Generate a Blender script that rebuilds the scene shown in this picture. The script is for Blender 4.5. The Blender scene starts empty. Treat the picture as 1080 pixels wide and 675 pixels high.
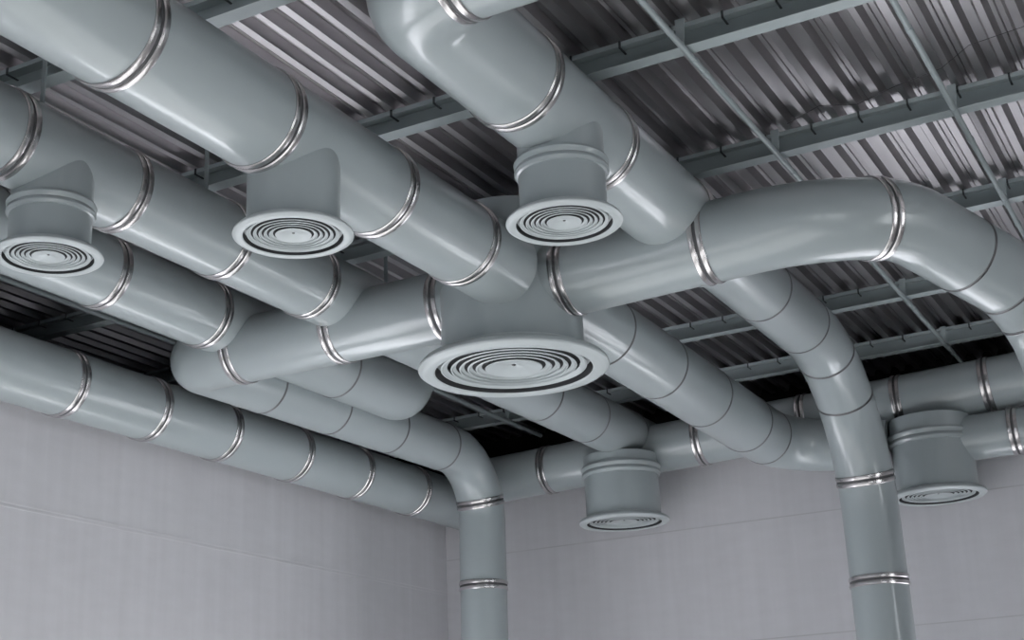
import bpy, bmesh, math, random
from mathutils import Vector, Matrix
random.seed(4)
C = bpy.context.scene.collection
PI = math.pi
V = Vector

# ------------------------------------------------------------------ materials
def mat(name, col, rough=.4, metal=0., noise=0., nscale=6., bump=0., bscale=60., coat=0., stretch=(1, 1, 1), rvar=0.):
    m = bpy.data.materials.new(name); m.use_nodes = True
    nt = m.node_tree; b = nt.nodes['Principled BSDF']
    b.inputs['Base Color'].default_value = (*col, 1); b.inputs['Roughness'].default_value = rough
    b.inputs['Metallic'].default_value = metal
    if coat: b.inputs['Coat Weight'].default_value = coat; b.inputs['Coat Roughness'].default_value = .12
    tc = nt.nodes.new('ShaderNodeTexCoord'); mp = nt.nodes.new('ShaderNodeMapping')
    nt.links.new(tc.outputs['Object'], mp.inputs[0]); mp.inputs['Scale'].default_value = stretch
    if noise:
        n = nt.nodes.new('ShaderNodeTexNoise'); n.inputs['Scale'].default_value = nscale; n.inputs['Detail'].default_value = 6
        r = nt.nodes.new('ShaderNodeMapRange'); r.inputs[3].default_value = 1 - noise; r.inputs[4].default_value = 1 + noise
        mx = nt.nodes.new('ShaderNodeVectorMath'); mx.operation = 'SCALE'; mx.inputs[0].default_value = col
        nt.links.new(mp.outputs[0], n.inputs['Vector']); nt.links.new(n.outputs[0], r.inputs[0])
        nt.links.new(r.outputs[0], mx.inputs['Scale']); nt.links.new(mx.outputs[0], b.inputs['Base Color'])
        if rvar:
            q = nt.nodes.new('ShaderNodeMapRange'); q.inputs[3].default_value = rough - rvar; q.inputs[4].default_value = rough + rvar
            nt.links.new(n.outputs[0], q.inputs[0]); nt.links.new(q.outputs[0], b.inputs['Roughness'])
    if bump:
        n2 = nt.nodes.new('ShaderNodeTexNoise'); n2.inputs['Scale'].default_value = bscale; n2.inputs['Detail'].default_value = 4
        bp = nt.nodes.new('ShaderNodeBump'); bp.inputs['Strength'].default_value = bump; bp.inputs['Distance'].default_value = .01
        nt.links.new(mp.outputs[0], n2.inputs['Vector']); nt.links.new(n2.outputs[0], bp.inputs['Height']); nt.links.new(bp.outputs[0], b.inputs['Normal'])
    return m

M = {
 'duct':  mat('duct_paint', (.30, .34, .35), .30, noise=.03, nscale=3, bump=.02, bscale=4, coat=.5),
 'diff':  mat('diffuser_paint', (.42, .46, .47), .36, noise=.02, nscale=8),
 'vane':  mat('vane_paint', (.40, .44, .45), .36, noise=.02, nscale=8),
 'void':  mat('throat_shade', (.03, .032, .035), .8, noise=.1),  # gap shadow put into the throat colour
 'band':  mat('galvanised_band', (.62, .60, .60), .24, metal=1, noise=.08, nscale=14),
 'seam':  mat('seam_metal', (.22, .22, .225), .35, metal=.8, noise=.08, nscale=14),
 'gap':   mat('band_gasket', (.05, .052, .055), .5, noise=.1),
 'steel': mat('purlin_paint', (.30, .345, .355), .42, noise=.08, nscale=5),
 'pipe':  mat('conduit_paint', (.27, .31, .32), .33, noise=.05, nscale=9),
 'dark':  mat('dark_steel', (.035, .042, .045), .5, noise=.1),
 'wire':  mat('wire_rubber', (.05, .045, .05), .6, noise=.1),
 'black': mat('shade_black', (.006, .006, .006), .9, noise=.2),  # near-black stands in for deep shade above the walls
 'joint_l': mat('pale_joint_filler', (.61, .605, .63), .7, noise=.12, nscale=3),
 'joint_b': mat('grimy_joint', (.49, .485, .505), .8, noise=.15, nscale=3),
 'screw': mat('screw_steel', (.12, .12, .12), .35, metal=1, noise=.1),
 'floor': mat('polished_concrete', (.62, .61, .60), .55, noise=.05, nscale=1.5),
 'frame': mat('window_frame_paint', (.45, .47, .48), .4, noise=.03),
 'front': mat('painted_block', (.55, .55, .56), .7, noise=.05),
}
# galvanised deck: metal, streaked along the ribs
M['deck'] = mat('galvanised_deck', (.42, .405, .415), .37, metal=1, noise=.06, nscale=2, stretch=(1, .5, 1))

def wallmat(name, axis):
    m = mat(name, (.575, .572, .60), .75)
    nt = m.node_tree; b = nt.nodes['Principled BSDF']
    tc = nt.nodes.new('ShaderNodeTexCoord')
    def noise(sc, scale, det=5):
        mp = nt.nodes.new('ShaderNodeMapping'); mp.inputs['Scale'].default_value = sc
        n = nt.nodes.new('ShaderNodeTexNoise'); n.inputs['Scale'].default_value = scale; n.inputs['Detail'].default_value = det
        nt.links.new(tc.outputs['Object'], mp.inputs[0]); nt.links.new(mp.outputs[0], n.inputs['Vector']); return n
    v = noise((1, 1, .06), 9); h = noise((.3, .3, 1), 12); g = noise((1, 1, 1), 90, 3); big = noise((1, 1, 1), 1.2, 4)
    def mm(op, a, bb):
        k = nt.nodes.new('ShaderNodeMath'); k.operation = op
        for i, x in enumerate((a, bb)):
            if isinstance(x, (int, float)): k.inputs[i].default_value = x
            else: nt.links.new(x, k.inputs[i])
        return k.outputs[0]
    s = mm('ADD', mm('MULTIPLY', v.outputs[0], .16), mm('MULTIPLY', h.outputs[0], .10))
    s = mm('ADD', s, mm('MULTIPLY', g.outputs[0], .06)); s = mm('ADD', s, mm('MULTIPLY', big.outputs[0], .10))
    s = mm('ADD', s, 1 - .21)
    mx = nt.nodes.new('ShaderNodeVectorMath'); mx.operation = 'SCALE'; mx.inputs[0].default_value = (.575, .572, .60)
    nt.links.new(s, mx.inputs['Scale']); nt.links.new(mx.outputs[0], b.inputs['Base Color'])
    bp = nt.nodes.new('ShaderNodeBump'); bp.inputs['Strength'].default_value = .5; bp.inputs['Distance'].default_value = .01
    nt.links.new(s, bp.inputs['Height']); nt.links.new(bp.outputs[0], b.inputs['Normal'])
    return m
M['wall_l'] = wallmat('cast_concrete_side', 0); M['wall_b'] = wallmat('cast_concrete_end', 1)

# ------------------------------------------------------------------ mesh helpers
def sharp(bm, ang=35):
    for f in bm.faces: f.smooth = True
    for e in bm.edges:
        if len(e.link_faces) == 2 and e.calc_face_angle(0) > math.radians(ang): e.smooth = False

def obj(name, bm, m, parent=None, smooth=True, kind=None):
    bmesh.ops.recalc_face_normals(bm, faces=bm.faces)
    if smooth: sharp(bm)
    me = bpy.data.meshes.new(name); bm.to_mesh(me); bm.free()
    for k in (m if isinstance(m, (list, tuple)) else [m]): me.materials.append(k)
    o = bpy.data.objects.new(name, me); C.objects.link(o)
    if parent:
        o.parent = parent; o.matrix_parent_inverse = Matrix.Translation(-parent.location)
    if kind: o['kind'] = kind
    return o

def thing(name, label, cat, loc, group=None):
    o = bpy.data.objects.new(name, None); o.empty_display_size = .1; C.objects.link(o)
    o.location = loc; o['label'] = label; o['category'] = cat
    if group: o['group'] = group
    return o

def box(bm, a, b):
    x0, y0, z0 = a; x1, y1, z1 = b
    vs = [bm.verts.new(p) for p in ((x0,y0,z0),(x1,y0,z0),(x1,y1,z0),(x0,y1,z0),(x0,y0,z1),(x1,y0,z1),(x1,y1,z1),(x0,y1,z1))]
    for f in ((0,3,2,1),(4,5,6,7),(0,1,5,4),(1,2,6,5),(2,3,7,6),(3,0,4,7)): bm.faces.new([vs[i] for i in f])

def lathe(bm, prof, seg=72, closed=False, mi=None):
    """prof: list of (r, z) round the Z axis through (0,0)"""
    rings = []
    for r, z in prof:
        if r < 1e-5: rings.append([bm.verts.new((0, 0, z))])
        else: rings.append([bm.verts.new((r*math.cos(2*PI*k/seg), r*math.sin(2*PI*k/seg), z)) for k in range(seg)])
    n = len(rings)
    for i in range(n if closed else n-1):
        A, B = rings[i], rings[(i+1) % n]
        for k in range(seg):
            a, a2 = A[k % len(A)], A[(k+1) % len(A)]; b, b2 = B[k % len(B)], B[(k+1) % len(B)]
            vs = [a, a2, b2, b]; u = []
            for q in vs:
                if q not in u: u.append(q)
            if len(u) >= 3:
                f = bm.faces.new(u)
                if mi: f.material_index = mi[i]

def frames(pts):
    T = []
    for i in range(len(pts)):
        a = pts[max(0, i-1)]; b = pts[min(len(pts)-1, i+1)]; T.append((b-a).normalized())
    up = V((0, 0, 1)) if abs(T[0].z) < .9 else V((1, 0, 0))
    n = (up - T[0]*up.dot(T[0])).normalized(); N = [n]
    for i in range(1, len(pts)):
        n = N[-1] - T[i]*N[-1].dot(T[i]); N.append(n.normalized())
    return T, N

def sweep(bm, pts, rads, seg=56, cap=True):
    pts = [V(p) for p in pts]; T, N = frames(pts); rings = []
    for p, t, n, r in zip(pts, T, N, rads):
        b = t.cross(n)
        rings.append([bm.verts.new(p + (n*math.cos(2*PI*k/seg) + b*math.sin(2*PI*k/seg))*r) for k in range(seg)])
    for A, B in zip(rings, rings[1:]):
        for k in range(seg): bm.faces.new((A[k], A[(k+1) % seg], B[(k+1) % seg], B[k]))
    if cap: bm.faces.new(rings[0][::-1]); bm.faces.new(rings[-1])

def fillet(pts, rads, n=14):
    pts = [V(p) for p in pts]; out = [pts[0]]
    for i in range(1, len(pts)-1):
        p = pts[i]; a = (pts[i-1]-p).normalized(); b = (pts[i+1]-p).normalized()
        half = math.acos(max(-1, min(1, a.dot(b))))/2; R = rads[i-1]; L = R/math.tan(half)
        o = p + (a+b).normalized()*(R/math.sin(half)); s = p+a*L-o; e = p+b*L-o; tot = PI-2*half
        for k in range(n+1):
            t = k/n*tot; out.append(o + (s*math.sin(tot-t) + e*math.sin(t))/math.sin(tot))
    out.append(pts[-1]); return out

class Path:
    def __init__(s, pts):
        s.p = []
        for a, b in zip(pts, pts[1:]):
            n = max(1, int((b-a).length/.25)); s.p += [a+(b-a)*k/n for k in range(n)]
        s.p.append(pts[-1]); s.L = [0.]
        for a, b in zip(s.p, s.p[1:]): s.L.append(s.L[-1]+(b-a).length)
    def at(s, t):
        for i in range(len(s.p)-1):
            if t <= s.L[i+1] or i == len(s.p)-2:
                d = s.L[i+1]-s.L[i]; return s.p[i] + (s.p[i+1]-s.p[i])*((t-s.L[i])/d if d else 0)
    def tan(s, t): return (s.at(min(t+.03, s.L[-1])) - s.at(max(t-.03, 0))).normalized()
    def sub(s, a, b):
        return [s.at(a)] + [p for p, l in zip(s.p, s.L) if a+.01 < l < b-.01] + [s.at(b)]
    def near(s, axis, val, a=0, b=1e9):
        """arc length where the path crosses coordinate axis = val"""
        for i in range(len(s.p)-1):
            u, w = s.p[i][axis], s.p[i+1][axis]
            if s.L[i+1] >= a and s.L[i] <= b and min(u, w) <= val <= max(u, w) and abs(w-u) > 1e-9:
                return s.L[i] + (val-u)/(w-u)*(s.L[i+1]-s.L[i])
        raise ValueError((axis, val))

def orient(o, p, t):
    q = V((0, 0, 1)).rotation_difference(t)
    return Matrix.Translation(p) @ q.to_matrix().to_4x4()

def band(parent, p, t, r, kind):
    bm = bmesh.new()
    if kind == 'double':      # two rounded galvanised beads with a dark gasket between them
        pr = [(r-.004, -.046), (r+.005, -.046), (r+.010, -.041), (r+.012, -.028), (r+.010, -.015), (r+.004, -.009),
              (r+.004, .009), (r+.010, .015), (r+.012, .028), (r+.010, .041), (r+.005, .046), (r-.004, .046)]
        mi = [0, 0, 0, 0, 0, 1, 0, 0, 0, 0, 0]
    else:                     # slim seam ring
        pr = [(r-.004, -.010), (r+.003, -.010), (r+.0045, -.007), (r+.004, -.004), (r+.001, -.003), (r+.001, .003),
              (r+.004, .004), (r+.0045, .007), (r+.003, .010), (r-.004, .010)]
        mi = [0, 0, 0, 0, 1, 0, 0, 0, 0]
    lathe(bm, pr, 72, mi=mi)
    bmesh.ops.transform(bm, matrix=orient(None, p, t), verts=bm.verts)
    return obj('clamp_band' if kind == 'double' else 'seam_ring', bm, [M['band'] if kind == 'double' else M['seam'], M['gap']], parent)

def duct(name, label, pts, rads, r, bands, thin=(), cat='air duct', extra_cuts=()):
    """pts through fillets; bands: arc lengths with double clamps, thin: arc lengths of slim seams. r number or list [(s, r)]"""
    P = Path(fillet(pts, rads)) if not isinstance(pts, Path) else pts
    rf = (lambda s: r) if not isinstance(r, (list, tuple)) else (lambda s: rr(r, s))
    root = thing(name, label, cat, P.at(P.L[-1]/2), 'ducts under the roof')
    cuts = sorted([0] + list(bands) + list(thin) + list(extra_cuts) + [P.L[-1]])
    cuts = [c for c in cuts if 0 <= c <= P.L[-1]]
    for a, b in zip(cuts, cuts[1:]):
        if b-a < .02: continue
        pp = P.sub(a, b); bend = P.tan(a+.02).angle(P.tan(b-.02))
        LL = [a + (b-a)*i/(len(pp)-1) for i in range(len(pp))]
        bm = bmesh.new(); sweep(bm, pp, [rf(s) for s in LL])
        obj('duct_elbow' if bend > .12 else 'duct_section', bm, M['duct'], root)
    for s in bands:
        if 0 < s < P.L[-1]: band(root, P.at(s), P.tan(s), rf(s), 'double')
    for s in thin:
        if 0 < s < P.L[-1]: band(root, P.at(s), P.tan(s), rf(s), 'thin')
    return root

def rr(t, s):
    if s <= t[0][0]: return t[0][1]
    for (a, x), (b, y) in zip(t, t[1:]):
        if s <= b: return x + (y-x)*(s-a)/(b-a)
    return t[-1][1]

# ------------------------------------------------------------------ camera (50 mm lens, looking up into the corner)
F = 1505.83
R = ((0.87789275, -0.1874301, -0.4406521), (0.47720847, 0.26613549, 0.83752252), (-0.03970377, -0.94553787, 0.32308165))
cd = bpy.data.cameras.new('camera'); cam = bpy.data.objects.new('camera', cd); C.objects.link(cam)
cd.sensor_width = 36; cd.lens = F/1080*36; cd.clip_start = .05; cd.clip_end = 200
cam.matrix_world = Matrix(((R[0][0], -R[0][1], -R[0][2], 0), (R[1][0], -R[1][1], -R[1][2], 0), (R[2][0], -R[2][1], -R[2][2], 0), (0, 0, 0, 1)))
bpy.context.scene.camera = cam

# ------------------------------------------------------------------ room
ZF = -1.7; ZB = 3.9; ZD = 4.045; XL = -8.1; YB = 13.6; XR = 6.5; YF = -8.
def struct(name, bm, m, smooth=False): return obj(name, bm, m, None, smooth, 'structure')
bm = bmesh.new(); box(bm, (XL-.3, YF-.3, ZF-.2), (XR+.3, YB+.3, ZF)); struct('floor', bm, M['floor'])
# left wall with its ledge, cast joint as a shallow double ridge
bm = bmesh.new(); box(bm, (XL-2.2, YF, ZF), (XL, YB+2, 3.42)); struct('wall_left', bm, M['wall_l'])
bm = bmesh.new()
for z in (2.232, 2.262): box(bm, (XL, YF, z-.006), (XL+.003, YB, z+.006))
struct('trim_1', bm, M['joint_l'])
bm = bmesh.new(); box(bm, (XL, YB, ZF), (XR, YB+2, 3.42)); struct('wall_back', bm, M['wall_b'])
bm = bmesh.new()
for z in (2.612, 1.45): box(bm, (XL, YB-.003, z-.006), (XR, YB, z+.006))
struct('trim_2', bm, M['joint_b'])
# upstands and ledge strip closing the gap under the deck, painted near-black as shade
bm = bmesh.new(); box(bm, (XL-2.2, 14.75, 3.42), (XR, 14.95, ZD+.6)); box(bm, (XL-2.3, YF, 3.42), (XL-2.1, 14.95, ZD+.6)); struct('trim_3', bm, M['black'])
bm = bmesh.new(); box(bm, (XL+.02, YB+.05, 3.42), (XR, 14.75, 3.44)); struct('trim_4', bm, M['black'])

# corrugated roof deck: trapezoid ribs running away from the camera
def deck():
    bm = bmesh.new(); per = .305; prof = [(0, 0), (.048, 0), (.075, .058), (.128, .058), (.152, 0), (.190, 0), (.214, .058), (.236, .058), (.242, .050), (.248, .058), (.276, .058)]
    x = XL-2.1; pts = []
    while x < XR+.2:
        for a, z in prof: pts.append((x+a, z))
        x += per
    ys = [YF, 0, 4, 7, 10, 12, 14.2]
    rows = [[bm.verts.new((px, y, ZD+z)) for px, z in pts] for y in ys]
    for A, B in zip(rows, rows[1:]):
        for k in range(len(pts)-1): bm.faces.new((A[k], A[k+1], B[k+1], B[k]))
    # sheet thickness
    rows2 = [[bm.verts.new((px, y, ZD+z+.012)) for px, z in pts] for y in (YF, 14.2)]
    for k in range(len(pts)-1):
        bm.faces.new((rows2[0][k], rows2[0][k+1], rows2[1][k+1], rows2[1][k]))
        bm.faces.new((rows[-1][k], rows[-1][k+1], rows2[1][k+1], rows2[1][k]))
    return bm
o = obj('ceiling', deck(), M['deck'], None, False, 'structure')
bm = bmesh.new(); box(bm, (XL-2.3, YF-.3, ZD+.6), (XR+.3, 14.95, ZD+.7)); struct('ceiling_insulation', bm, M['black'])

# purlins: channel sections with a lit bottom flange, open toward the camera
purl = ['nearest purlin, crossing the top left corner above the big ducts',
        'grey purlin crossing above the first round duct bend, second from the camera',
        'long grey purlin crossing just above the large right hand bend',
        'grey purlin mostly hidden behind the large right hand bend, fourth from the camera',
        'dim grey purlin under the arch of the right hand bend, second from far wall',
        'dim grey purlin closest to the far wall, the last before the jagged deck edge']
for i, ratio in enumerate((.896, 1.306, 1.715, 2.126, 2.543, 2.967, 3.356)):
    if i == 0: lab = 'purlin nearest the camera, just above the picture at top left'
    else: lab = purl[i-1]
    y1 = ratio*ZB; y0 = y1-.10; x0, x1 = XL-2.05, XR-.05
    if i == 0: continue
    t = thing('roof_purlin', lab, 'beam', (-3, y1, ZB), 'purlins under the roof deck')
    bm = bmesh.new(); box(bm, (x0, y0, ZB), (x1, y1, ZB+.006)); obj('bottom_flange', bm, M['steel'], t, False)
    bm = bmesh.new(); box(bm, (x0, y1-.006, ZB+.006), (x1, y1, ZD-.008)); obj('web', bm, M['steel'], t, False)
    bm = bmesh.new(); box(bm, (x0, y0, ZD-.008), (x1, y1, ZD-.002)); box(bm, (x0, y0, ZD-.030), (x1, y0+.006, ZD-.008)); obj('top_flange', bm, M['steel'], t, False)
    x = XL-2.1+.17+.305
    while x < -.1:          # deck clips hooked over the top flange
        if x > -9.2:
            bm = bmesh.new(); box(bm, (x-.006, y0-.008, ZD-.045), (x+.006, y0-.001, ZD-.001)); box(bm, (x-.006, y0-.008, ZD-.045), (x+.006, y0+.08, ZD-.040))
            obj('deck_clip', bm, M['dark'], t, False)
        x += .305

# conduits running below the purlins with couplings and hangers
def conduit(x, z, y0, y1, r, label, hang, coup):
    t = thing('conduit_pipe', label, 'pipe', (x, (y0+y1)/2, z), 'conduits under the purlins')
    bm = bmesh.new(); sweep(bm, [(x, y0, z), (x, y1, z)], [r, r], 20); obj('pipe', bm, M['pipe'], t)
    for y in coup:
        bm = bmesh.new(); lathe(bm, [(r, -.03), (r+.003, -.028), (r+.0035, 0), (r+.003, .028), (r, .03)], 24)
        bmesh.ops.transform(bm, matrix=orient(None, V((x, y, z)), V((0, 1, 0))), verts=bm.verts); obj('coupling', bm, M['pipe'], t)
    for y in hang:
        bm = bmesh.new()
        vs = []
        for yy in (y-.004, y+.004):
            vs.append([bm.verts.new(p) for p in ((x-.018, yy, z+.004), (x+.018, yy, z+.004), (x+.034, yy, ZD-.01), (x-.022, yy, ZD-.01))])
        bm.faces.new(vs[0][::-1]); bm.faces.new(vs[1])
        for k in range(4): bm.faces.new((vs[0][k], vs[0][(k+1) % 4], vs[1][(k+1) % 4], vs[1][k]))
        obj('hanger_plate', bm, M['steel'], t, False)
PY = [k*ZB for k in (1.306, 1.715, 2.126, 2.543, 2.967, 3.356)]
zc = ZB-.024
conduit(-2.465/4.1*zc, zc, 1, 14.1, .0185, 'thin grey conduit dropping from top centre behind the large right hand duct', [y-.16 for y in PY]+[9.2], [y+d for y in PY for d in (.04, .2)])
conduit(-1.286/4.1*zc, zc, 1, 14.1, .0185, 'thin grey conduit at the top right, crossing two purlins beside the right edge', [y-.16 for y in PY], [y-.14 for y in PY]+[y+.35 for y in PY])
conduit(-8.41/4.1*zc, zc, 3, 13.5, .022, 'thin grey conduit at far left between the wall duct and the side duct', [y-.16 for y in PY], [y+.2 for y in PY])
conduit(-7.31/4.1*zc, zc, 3, 13.7, .024, 'dim conduit showing below the largest round diffuser', [y-.16 for y in PY], [y+.2 for y in PY])

# thin sagging wire under the deck at top right
pts = [V((-2.2, 8.0, 3.99)), V((-1.95, 7.85, 3.98)), V((-1.75, 7.98, 3.99)), V((-1.5, 7.85, 3.975)), V((-1.2, 7.8, 3.99)), V((-1.0, 7.6, 3.985)), V((-.6, 7.55, 3.99)), V((-.3, 7.3, 3.99))]
bm = bmesh.new(); sweep(bm, pts, [.0018]*len(pts), 8)
w = obj('wire', bm, M['wire']); w['label'] = 'thin dark wire strung along the deck ribs beside the top right conduit'; w['category'] = 'wire'

# ------------------------------------------------------------------ ducts
Z0 = 3.3
# D1: big duct top left, runs on past the great plenum
def yrun(x, z, y0, y1): return Path([V((x, y0, z)), V((x, y1, z))])
P = yrun(-4.06, 3.3, 1.2, 7.6)
duct('air_duct', 'widest round duct, from the top left corner to the central plenum', P, [], .262, [2.9, 3.9, 4.94, 5.87])
# D7: continues beyond the plenum, bends right by the end wall and feeds the last diffuser
pts = [V((-4.05, 8.05, 3.3)), V((-3.93, 12.86, 3.12)), V((-2.96, 12.95, 3.03))]
P = Path(fillet(pts, [.62]))
s1 = [P.near(1, y) for y in (9.07, 10.01, 10.93, 11.87)]
sE = P.near(0, -3.32)
duct('air_duct', 'round duct running from the right of the central plenum to behind the right hand downpipe', P, [],
     [(0, .262), (P.near(1, 12.3), .262), (sE, .235), (sE+.3, .215)], [], s1 + [P.near(1, 12.38), sE])
P = Path([V((-2.6, 13.08, 3.0)), V((-1.0, 13.08, 3.0))])
duct('air_duct', 'short duct entering the rear right diffuser from the right edge of the photo', P, [], .205, [P.near(0, -1.85)])
# D2 with the short cross duct and the elbow at the top, then the downpipe
Z2 = 3.52; K = Z2/3.3
pts = [V((1.2, 4.42*K, Z2)), V((-2.79*K, 4.42*K, Z2)), V((-2.79*K, 8.1*K, Z2))]
P = Path(fillet(pts, [.29]))
duct('air_duct', 'round duct with an elbow at top centre, meeting the right hand cross duct', P, [], .25*K,
     [P.near(0, -2.50*K), P.near(1, 5.42*K), P.near(1, 6.3*K), P.near(1, 7.42*K)])
pts = [V((-2.79*K, 8.1*K, Z2)), V((-2.79*K, 11.3*K, Z2)), V((-2.79*K, 11.3*K, ZF))]
P = Path(fillet(pts, [1.25*K]))
e0 = P.near(1, 10.05*K)
duct('air_duct', 'right hand downpipe with a segmented bend, in front of the far wall', P, [], .224*K,
     [P.near(2, 2.38*K), P.near(2, 1.56*K), P.near(2, .75*K), P.near(2, -.1)], [P.near(1, 8.98*K), P.near(1, 9.86*K), P.near(1, 9.86*K)+.68, P.near(1, 9.86*K)+1.2])
# D3/D6: second duct from the left wall, runs the whole depth to the rear diffuser
P = yrun(-5.55, 3.5, 2.2, 13.3)
D3 = duct('air_duct', 'long round duct from the far left diffuser to the rear centre diffuser', P, [], .25,
     [y-2.2 for y in (4.8, 5.66, 6.6, 7.53)], [y-2.2 for y in (10.0, 11., 11.98, 12.9)])
for yy in (4.98, 6.34, 8.38):      # flat straps that hang this duct from the deck
    bm = bmesh.new(); box(bm, (-5.47, yy-.004, 3.70), (-5.44, yy+.004, ZD)); obj('hanger_strap', bm, M['steel'], D3, False)
# D4: ends in a bend up through the roof
pts = [V((-6.56, 3.2, 3.5)), V((-6.56, 10.42, 3.5)), V((-6.56, 10.42, 4.3))]
P = Path(fillet(pts, [.26]))
duct('air_duct', 'round duct behind the far left diffuser, ending in a rounded bend under the cross duct', P, [], .25,
     [y-3.2 for y in (4.7, 5.65, 6.59, 7.63)], [9.31-3.2])
# D5 along the left wall
P = yrun(-7.7, 3.12, 3.2, 13.6)
duct('air_duct', 'lowest duct, fixed along the top of the left side wall', P, [], .252, [y-3.2 for y in (5.4, 6.4, 7.41, 8.31, 9.19, 10.2, 11.17, 12.21)])
# L + LP : cross duct left of the plenum, bend, back run and left downpipe
pts = [V((-4.2, 8.03, Z0)), V((-6.95, 8.03, Z0+.01)), V((-6.95, 12.4, Z0+.06)), V((-7.0, 12.38, ZF))]
P = Path(fillet(pts, [.12, .62]))
duct('air_duct', 'duct leaving the plenum leftward, bending back and dropping at the room corner', P, [],
     [(0, .25), (P.near(1, 8.3), .243), (P.near(1, 9), .236), (P.L[-1], .228)],
     [P.near(0, -4.72), P.near(0, -5.61), P.near(0, -6.5), P.near(2, 2.92), P.near(2, 2.08), P.near(2, 1.2), P.near(2, .3)],
     [P.near(1, y) for y in (8.86, 9.77, 10.68, 11.6)])
# M : cross duct right of the plenum with the long double bend
Q = .99
pts = [V(p)*Q for p in ((-4.2, 8.03, 3.3), (-2.119, 8.03, 3.344), (-1.687, 8.539, 3.409), (-1.016, 9.854, 3.073), (-1.016, 9.854, ZF/Q))]
P = Path(fillet(pts, [.953*Q, .953*Q, .751*Q]))
duct('air_duct', 'glossy cross duct right of the plenum, bending off the right edge of the photo', P, [], .258*Q,
     [P.near(0, -3.735), P.near(0, -2.80*Q), P.near(0, -1.83*Q), P.near(2, 1.9), P.near(2, .9)],
     [P.near(0, -1.43*Q), P.near(0, -1.24*Q), P.near(0, -1.12*Q), P.near(2, 2.45*Q)])
# riser from the plenum crossing up to the deck
P = Path([V((-4.21, 8.0, 3.1)), V((-4.21, 8.0, 3.80))])
duct('riser_duct', 'short vertical duct riser above the plenum, half hidden behind the widest duct', P, [], .44, [])
# D8 along the far wall
P = Path([V((-7.3, 13.1, 3.30)), V((-1.0, 13.1, 3.50))])
duct('air_duct', 'rearmost duct, along the top of the far wall behind both rear diffusers', P, [], .244,
     [P.near(0, x) for x in (-6.52, -4.81, -3.74, -2.83, -2.03)])

# ------------------------------------------------------------------ diffusers
def ring_obj(prof, name, m, root, loc, seg=96):
    bm = bmesh.new(); lathe(bm, prof, seg, closed=True); bmesh.ops.translate(bm, vec=loc, verts=bm.verts); return obj(name, bm, m, root)

def diffuser(x, y, zf, rn, Rf, ztop, zring, label, seam=None):
    t = thing('ceiling_diffuser', label, 'diffuser', (x, y, zf), 'round diffusers below the ducts'); L = V((x, y, 0)); s = Rf/.6
    ring_obj([(rn, zf+.045*s), (rn, ztop), (rn-.006, ztop), (rn-.006, zf+.045*s)], 'neck', M['duct'], t, L)
    if zring:
        kk = (rn/.22)**.6
        pr = [(rn-.002, -.045), (rn+.012, -.040), (rn+.020, -.026), (rn+.018, -.012), (rn+.010, -.002), (rn+.019, .010), (rn+.022, .024), (rn+.014, .038), (rn-.002, .043)]
        bm = bmesh.new(); lathe(bm, [(rn+(a-rn)*kk, b*kk+zring) for a, b in pr], 96); bmesh.ops.translate(bm, vec=L, verts=bm.verts); obj('collar_ring', bm, M['duct'], t)
    if seam:
        bm = bmesh.new(); lathe(bm, [(rn-.001, seam-.006), (rn+.004, seam-.004), (rn+.004, seam+.004), (rn-.001, seam+.006)], 96); bmesh.ops.translate(bm, vec=L, verts=bm.verts); obj('seam_bead', bm, M['duct'], t)
    # flange: rolled rim with a stepped outer edge and a flat face
    R = Rf
    ring_obj([(rn-.004, zf+.085*s), (rn+.02*s, zf+.080*s), (R*.90, zf+.076*s), (R*.955, zf+.066*s), (R*.99, zf+.045*s), (R, zf+.026*s), (R*.993, zf+.016*s), (R*.97, zf+.008*s),
              (R*.955, zf), (R*.90, zf-.004*s), (R*.84, zf+.000), (R*.825, zf+.008*s), (R*.830, zf+.014*s), (R*.840, zf+.10*s)], 'flange', M['diff'], t, L)
    # throat behind the vanes, painted dark as the gap's shadow
    bm = bmesh.new(); lathe(bm, [(0, zf+.098*s), (R*.829, zf+.094*s), (R*.829, zf+.010*s), (R*.822, zf+.010*s), (R*.822, zf+.086*s), (0, zf+.090*s)], 64); bmesh.ops.translate(bm, vec=L, verts=bm.verts); obj('throat', bm, M['void'], t)
    zf += .022*s
    # nested vane cones: each flares down and outward
    rk = [.765, .660, .570, .485, .400]
    rt = [.695, .603, .518, .433, .335]
    for k, (rb, rtop) in enumerate(zip(rk, rt)):
        a, b = R*rb, R*rtop; h = .020*s; th = .003*s
        ring_obj([(a, zf+.006*s), (a-.010*s, zf+.002*s), (b+.02*s, zf+h*.75), (b, zf+h), (b, zf+h+th), (b+.02*s, zf+h*.75+th), (a-.008*s, zf+.012*s)], 'vane_ring', M['vane'], t, L)
    bm = bmesh.new(); c = R*.300
    lathe(bm, [(0, zf+.030*s), (c*.20, zf+.026*s), (c*.26, zf+.021*s), (c*.93, zf+.003*s), (c*.98, zf+.002*s), (c, zf+.006*s), (c*.9, zf+.016*s), (0, zf+.040*s)], 72)
    bmesh.ops.translate(bm, vec=L, verts=bm.verts); ce = obj('centre_disc', bm, M['vane'], t)
    bm = bmesh.new(); q = .014*s
    lathe(bm, [(0, zf+.020*s), (q*.7, zf+.021*s), (q, zf+.024*s), (q, zf+.034*s)], 20); bmesh.ops.translate(bm, vec=L, verts=bm.verts); obj('screw', bm, M['screw'], ce)
    return t
diffuser(-5.53, 5.17, 2.90, .218, .290, 3.45, 3.18, 'small round diffuser with a collar ring, at the left edge of the photo')
diffuser(-4.06, 5.39, 2.76, .237, .305, 3.25, None, 'pale round diffuser hanging under the largest top left duct')
diffuser(-2.78*K, 5.88*K, 2.70*K, .218*K, .289*K, 3.25*K, 3.0*K, 'round diffuser with collar ring at top centre, just above the biggest one')
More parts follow.
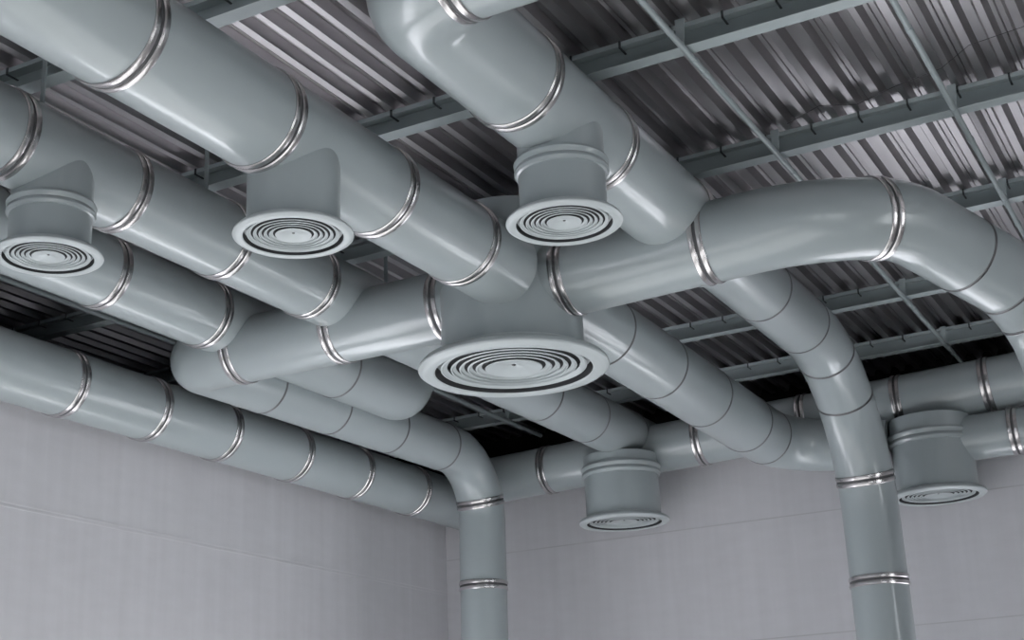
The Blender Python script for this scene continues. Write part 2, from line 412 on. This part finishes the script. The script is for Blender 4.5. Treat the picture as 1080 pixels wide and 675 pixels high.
diffuser(-4.21, 8.0, 2.72, .474, .634, 3.29, None, 'biggest round diffuser in the middle, under the wide central plenum')
diffuser(-5.6, 12.84, 2.60, .368, .446, 3.27, 3.12, 'rear centre diffuser with collar ring, hanging before the far wall')
diffuser(-2.6, 13.08, 2.50, .362, .425, 3.22, 3.03, 'rear right diffuser half hidden by the right hand downpipe')

# ------------------------------------------------------------------ front and right walls with daylight windows (behind and beside the camera)
bm = bmesh.new()
zs0, zs1 = -.6, 2.9
box(bm, (XL, YF-.3, ZF), (XR, YF, zs0)); box(bm, (XL, YF-.3, zs1), (XR, YF, ZD+.6))
wx = [(-7.6, -4.6), (-4.0, -1.0)]
edges = [XL] + [v for w_ in wx for v in w_] + [XR]
for a, b in zip(edges[::2], edges[1::2]): box(bm, (a, YF-.3, zs0), (b, YF, zs1))
struct('wall_front', bm, M['front'])
bm = bmesh.new(); box(bm, (XR, YF, ZF), (XR+.3, YB+2, zs0)); box(bm, (XR, YF, zs1), (XR+.3, YB+2, ZD+.6))
wy = [(-6.5, -3), (-1.8, 1.9), (6.7, 8.4)]  # last opening is added, unseen, to brighten the roof deck
edges = [YF] + [v for w_ in wy for v in w_] + [YB+2]
for a, b in zip(edges[::2], edges[1::2]): box(bm, (XR, a, zs0), (XR+.3, b, zs1))
struct('wall_right', bm, M['front'])
n = 0
for a, b in wx:
    n += 1; bm = bmesh.new()
    for k in range(4): x = a+(b-a)*k/3; box(bm, (x-.03, YF-.2, zs0), (x+.03, YF-.1, zs1))
    for z in (zs0+.03, (zs0+zs1)/2, zs1-.03): box(bm, (a, YF-.2, z-.03), (b, YF-.1, z+.03))
    struct('window_%d' % n, bm, M['frame'])
for a, b in wy:
    n += 1; bm = bmesh.new()
    for k in range(4): y = a+(b-a)*k/3; box(bm, (XR+.1, y-.03, zs0), (XR+.2, y+.03, zs1))
    for z in (zs0+.03, (zs0+zs1)/2, zs1-.03): box(bm, (XR+.1, a, z-.03), (XR+.2, b, z+.03))
    struct('window_%d' % n, bm, M['frame'])

# ------------------------------------------------------------------ light: daylight through the windows, sun patch on the floor
def area(name, loc, rot, sx, sy, e, col=(1, 1, 1)):
    l = bpy.data.lights.new(name, 'AREA'); l.shape = 'RECTANGLE'; l.size = sx; l.size_y = sy; l.energy = e; l.color = col
    o = bpy.data.objects.new(name, l); C.objects.link(o); o.location = loc; o.rotation_euler = rot
for a, b in wx: area('window_daylight', ((a+b)/2, YF+.02, (zs0+zs1)/2), (-math.radians(90), 0, 0), b-a, zs1-zs0, 1400, (.95, .98, 1))
for a, b in wy: area('window_daylight', (XR-.02, (a+b)/2, (zs0+zs1)/2), (0, math.radians(90), 0), zs1-zs0, b-a, 420, (.95, .98, 1))
sun = bpy.data.lights.new('sun', 'SUN'); sun.energy = 220; sun.angle = .02; sun.color = (.96, .98, 1)
so = bpy.data.objects.new('sun', sun); C.objects.link(so)
so.rotation_euler = V((-.80, .55, -.17)).to_track_quat('-Z', 'Y').to_euler()
wd = bpy.data.worlds.new('world'); bpy.context.scene.world = wd; wd.use_nodes = True
bg = wd.node_tree.nodes['Background']; bg.inputs[0].default_value = (.75, .85, 1, 1); bg.inputs[1].default_value = 1.

vs = bpy.context.scene.view_settings
vs.view_transform = 'Standard'; vs.look = 'None'; vs.gamma = 1; vs.use_curve_mapping = False; vs.exposure = -2.05
